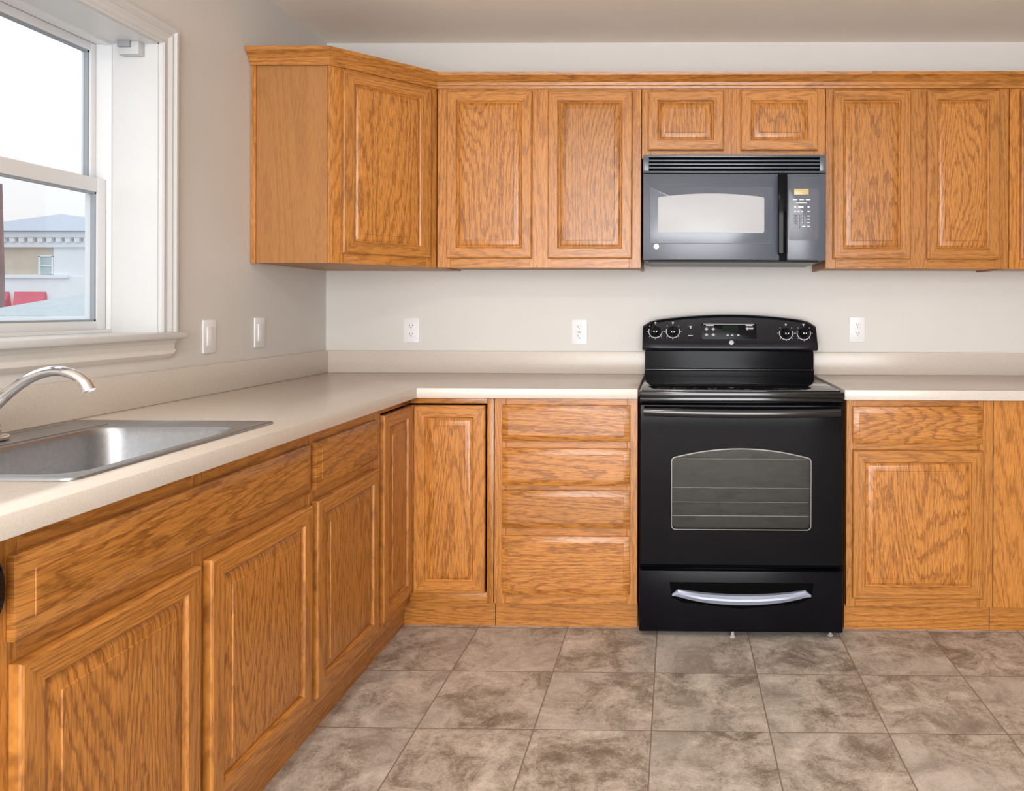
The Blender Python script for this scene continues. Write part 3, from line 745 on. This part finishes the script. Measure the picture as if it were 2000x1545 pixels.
# door plate with an arched opening: bridge outline to hole
m_ = ddr
outer = []
for (hx, hz) in hole:
    cx_, cz_ = (ox0 + ox1) / 2, (oz0 + oz1) / 2 + .02
    dx, dz = hx - cx_, hz - cz_
    sc_ = min(((rx1 - .004 - cx_) if dx > 0 else (cx_ - rx0 - .004)) / max(abs(dx), 1e-6), ((.862 - cz_) if dz > 0 else (cz_ - .266)) / max(abs(dz), 1e-6))
    outer.append([cx_ + dx * sc_, cz_ + dz * sc_])
for tx_, tz_ in door_poly:
    j = min(range(len(outer)), key=lambda i: (outer[i][0] - tx_) ** 2 + (outer[i][1] - tz_) ** 2); outer[j] = [tx_, tz_]
R3 = lambda P, y: [(p[0], y, p[1]) for p in P]
def inset(P, d):
    cx_, cz_ = (rx0 + rx1) / 2, .56
    return [(p[0] - math.copysign(min(d, abs(p[0] - cx_)), p[0] - cx_) if abs(abs(p[0] - cx_) - (rx1 - rx0 - .008) / 2) < .002 else p[0], p[1] - math.copysign(d, p[1] - cz_) if min(abs(p[1] - .266), abs(p[1] - .862)) < .002 else p[1]) for p in P]
ddr.loft([R3(hole, -.632), R3(outer, -.632), R3(outer, -.664), R3(inset(outer, .005), -.670), R3(hole, -.670), R3(hole, -.632)], False)
od = ddr.build('oven_door', BLACK, rg)
MB().prism(hole, -.664, -.660, 'xz').build('oven_window', OVENGLASS, od)
b = MB()
rr_ = [(p[0], p[1]) for p in hole]
cxh, czh = (ox0 + ox1) / 2, (oz0 + oz1) / 2
inn = [(cxh + (p[0] - cxh) * .988, czh + (p[1] - czh) * .976) for p in rr_]
b.loft([R3(rr_, -.6705), R3(rr_, -.672), R3(inn, -.672), R3(inn, -.6705), R3(rr_, -.6705)], False)
b.build('window_rim', plain('grey_window_rim', (.22, .21, .20), .25, metal=.4), od)
b = MB()   # cavity back just behind the glass with side walls
b.box(ox0 - .02, ox1 + .02, -.630, -.628, oz0 - .02, oz1 + .05)
b.build('oven_liner', CAVITY, od)
b = MB()
for z, rad in ((.444, .0032), (.495, .0018), (.548, .0018), (.655, .0026)):
    b.tube([(ox0 + .004, -.645, z), (ox1 - .004, -.645, z)], rad, 8)
b.build('oven_rack', WIRE, od)
b = MB(); NP = 24; hr = []
for i in range(NP + 1):
    t = i / NP; x = rx0 + .020 + (rx1 - rx0 - .040) * t; bow = .018 * (1 - (2 * t - 1) ** 2)
    yc = -.690 - bow; zc = .836 - .004 * (1 - (2 * t - 1) ** 2)
    hr.append([(x, yc + .011 * math.cos(a), zc + .016 * math.sin(a)) for a in [2 * PI * k / 12 for k in range(12)]])
b.loft(hr); b.box(rx0 + .022, rx0 + .055, -.690, -.668, .824, .848, .004).box(rx1 - .055, rx1 - .022, -.690, -.668, .824, .848, .004)
b.build('oven_handle', BLACK_GLOSS, od)
sd = MB(); sd.box(rx0 + .004, rx1 - .004, -.668, -.626, .022, .247, .005); sdo = sd.build('storage_drawer', BLACK_SATIN, rg)
MB().prism([(1.592, .205), (1.60, .150), (1.64, .13), (1.855, .108), (2.07, .13), (2.115, .152), (2.122, .205)], -.6695, -.667, 'xz', .001).build('grip_recess', SLOT, sdo)
b = MB(); secs = []
for i in range(25):
    t = i / 24; q = 1 - (2 * t - 1) ** 2
    x = 1.602 + (2.112 - 1.602) * t; en = min(i, 24 - i)
    top = .183 - .020 * q; bot = .158 - .031 * q
    if en == 0: top, bot = .163, .155
    elif en == 1: top, bot = .180, bot
    yc = -.6695; dp = .004 + .022 * min(1, q * 1.6)
    mid = bot + (top - bot) * .62
    secs.append([(x, yc, bot), (x, yc - dp * .55, bot + .001), (x, yc - dp, mid - .004), (x, yc - dp * .97, mid + .003), (x, yc - dp * .6, top - .001), (x, yc, top)])
b.loft(secs); tag(b.build('drawer_handle', SILVER, sdo), 'silver bowed drawer handle')
for x in (1.52, 1.826, 2.19):
    MB().lathe([(.010, 0), (.010, .005), (.006, .007), (.006, .031), (.0004, .031)], (x, {1.52: -.58, 1.826: -.655, 2.19: -.635}[x], 0)).build('leveling_leg', plain('pale_grey_foot', (.42, .41, .40), .4), rg)

# ------------------------------------------------------------------ switches and outlets
def switch(y, z, label):
    r = thing('light_switch', label, 'switch', (0, y, z), PI / 2)
    MB().prism(rrect(-.035, .035, -.0575, .0575, .004, 3), -.006, -.0005, 'xz', .0015).build('cover_plate', PLASTIC, r)
    MB().prism([(-.0055, -.033), (-.0055, .033), (-.0075, .033), (-.0105, .0), (-.0075, -.033)], -.0165, .0165, 'yz', .0006).build('rocker', PLASTIC, r)
switch(-.868, 1.112, 'white rocker light switch nearer the window')
switch(-.556, 1.116, 'white rocker light switch nearer the room corner')
def outlet(x, z, label, gfci=False):
    r = thing('wall_outlet', label, 'outlet', (x, 0, z))
    MB().prism(rrect(-.035, .035, -.0575, .0575, .004, 3), -.006, -.0005, 'xz', .0015).build('cover_plate', PLASTIC, r)
    def sockets(parent, zz, yy):
        h = MB()
        h.box(-.0075, -.0052, yy, yy + .002, zz - .0005, zz + .0075).box(.0052, .0075, yy, yy + .002, zz + .0005, zz + .007)
        h.prism([(.0025 * math.cos(a), zz - .006 + .0025 * math.sin(a)) for a in [2 * PI * k / 10 for k in range(10)]], yy, yy + .002, 'xz')
        h.build('socket_slot', DARKHOLE, parent)
    if gfci:
        rc = MB().prism(rrect(-.0165, .0165, -.0335, .0335, .002, 3), -.009, -.0055, 'xz', .0006).build('receptacle', PLASTIC, r)
        for zz in (.021, -.021): sockets(rc, zz, -.0092)
        for zz in (.001, -.0055): MB().box(-.008, .008, -.0105, -.0085, zz, zz + .0045, .0006).build('test_button', plain('grey_button', (.5, .5, .53), .4), r)
    else:
        for zz in (.0195, -.0195):
            rc = MB().prism(rrect(-.0165, .0165, zz - .0135, zz + .0135, .009, 4), -.0085, -.0055, 'xz', .0006).build('receptacle', PLASTIC, r)
            sockets(rc, zz, -.0087)
        MB().lathe([(.0028, 0), (.0028, .0009), (.0003, .0012)], (0, -.006, 0), 'y', 10).build('screw', PLASTIC, r)
outlet(.397, 1.109, 'white two-socket wall outlet above the counter near the room corner')
outlet(1.172, 1.104, 'white square-faced wall outlet with test buttons left of the range', True)
outlet(2.440, 1.119, 'white two-socket wall outlet right of the range')

# ------------------------------------------------------------------ unseen ceiling fixture, added to carry the overhead fill light
cl = thing('added_ceiling_fixture', 'round white flush ceiling fixture, out of view, added for fill light', 'lamp', (1.05, -2.75, CH))
MB().lathe([(.19, 0), (.19, -.02), (.18, -.028), (.0005, -.028)], (0, 0, 0), seg=40).build('base', PLASTIC, cl)
gm_ = bpy.data.materials.new('fill_light_diffuser'); gm_.use_nodes = True
pb = gm_.node_tree.nodes['Principled BSDF']; pb.inputs['Base Color'].default_value = (.85, .83, .8, 1); pb.inputs['Emission Color'].default_value = (1, .93, .82, 1); pb.inputs['Emission Strength'].default_value = 2.0
MB().lathe([(.175, -.029), (.172, -.05), (.15, -.07), (.10, -.085), (.0005, -.09)], (0, 0, 0), seg=40).build('diffuser', gm_, cl)

# ------------------------------------------------------------------ outside the window
def ext(name, c, rough=.8, noise=.06, sc=3): return plain(name, c, rough, noise=noise, nscale=sc)
E_TAN = ext('tan_brick', (.66, .59, .50)); E_WHITE = ext('white_render', (.88, .93, .98), noise=.03); E_ROOF = ext('blue_grey_slate', (.44, .51, .62), sc=8)
E_RED = ext('red_awning_cloth', (.70, .14, .20)); E_GREYROOF = ext('grey_shingle', (.46, .54, .58), sc=12); E_POLE = ext('weathered_brown_wood', (.27, .18, .18), sc=6)
E_GLASS = ext('distant_window_glass', (.50, .62, .64), .3); E_STREET = ext('asphalt', (.3, .31, .32), sc=2)
struct(MB().box(-60, 20, -40, 70, -4.2, -4.0).build('ground', E_STREET))
bd = thing('building', 'pale tan and white corner building with a slate roof and red awnings across the street', 'building', (-16.4, 18, -4))
B = lambda x: x + 16.4
b = MB(); b.box(B(-19.2), B(-16.44), 0.05, 9, 4, 7.05); b.build('upper_wall', E_TAN, bd)
b = MB(); b.box(B(-19.3), B(-12.4), -.05, 9, 0, 6.08).box(B(-16.43), B(-12.3), -.02, 9, 6.08, 7.05); b.build('white_wall', E_WHITE, bd)
b = MB(); b.box(B(-19.3), B(-12.2), -.25, 9.2, 7.2, 7.38, .02).box(B(-19.3), B(-12.2), -.12, 9.1, 6.93, 7.08)
for k in range(26): b.box(B(-19.2 + k * .27), B(-19.2 + k * .27) + .15, -.2, .1, 7.07, 7.2)
b.build('cornice', E_WHITE, bd)
b = MB(); v = [b.bm.verts.new(p) for p in ((B(-19.4), -.4, 7.38), (B(-12.1), -.4, 7.38), (B(-12.1), 9.3, 7.38), (B(-19.4), 9.3, 7.38), (B(-18.75), 3.0, 8.28))]
for q in ((0, 1, 4), (1, 2, 4), (2, 3, 4), (3, 0, 4), (3, 2, 1, 0)): b.bm.faces.new([v[i] for i in q])
bmesh.ops.recalc_face_normals(b.bm, faces=b.bm.faces[:]); b.build('roof', E_ROOF, bd)
MB().box(B(-19.3), B(-15.95), -.14, .05, 6.04, 6.13).build('ledge', E_WHITE, bd)
for x in (-16.65, -18.3):
    f = MB(); f.box(B(x - .22), B(x - .17), -.04, .06, 6.15, 6.68).box(B(x + .17), B(x + .21), -.04, .06, 6.15, 6.68).box(B(x - .22), B(x + .21), -.04, .06, 6.66, 6.70).box(B(x - .2), B(x + .2), -.03, .06, 6.38, 6.41)
    fo = f.build('window', E_WHITE, bd); MB().box(B(x - .17), B(x + .17), .0, .055, 6.15, 6.66).build('pane', E_GLASS, fo)
for x0_, x1_ in ((-17.55, -16.62), (-18.9, -17.70)):
    a = MB(); v0 = [(B(x0_), -.06, 5.64), (B(x0_), -.06, 5.0), (B(x0_) + .32, -.5, 5.0)]; v1 = [(B(x1_), -.06, 5.64), (B(x1_) + .1, -.06, 5.0), (B(x1_) + .12, -.5, 5.0)]
    a.loft([v0, v1]); a.build('awning', E_RED, bd)
ph = thing('porch_building', 'low neighbouring building with a grey shingle hip roof just outside the window', 'building', (-6.5, 6.0, -4))
H = lambda x: x + 6.5
MB().box(H(-7.3), H(-1.2), .35, 5, 0, 5.0).build('wall', E_WHITE, ph)
b = MB(); v = [b.bm.verts.new(p) for p in ((H(-7.65), 0, 5.09), (H(-.9), 0, 5.09), (H(-.9), 5.2, 5.09), (H(-7.65), 5.2, 5.09), (H(-6.25), 2.2, 5.66), (H(-2), 2.2, 5.66))]
for q in ((0, 1, 5, 4), (1, 2, 5), (2, 3, 4, 5), (3, 0, 4), (3, 2, 1, 0)): b.bm.faces.new([v[i] for i in q])
bmesh.ops.recalc_face_normals(b.bm, faces=b.bm.faces[:]); b.build('roof', E_GREYROOF, ph)
MB().box(H(-7.7), H(-.85), -.06, .05, 5.0, 5.085, .01).build('gutter', E_WHITE, ph)
pl = MB(); pl.tube([(0, 0, 0), (0, 0, 3.5), (.0, 0, 5.6), (-.02, 0, 7.15)], [.16, .14, .12, .10], 12)
tag(pl.build('utility_pole', E_POLE, None, (-9.12, 8.2, -4)), 'brown wooden utility pole outside at the left edge of the window', 'pole')
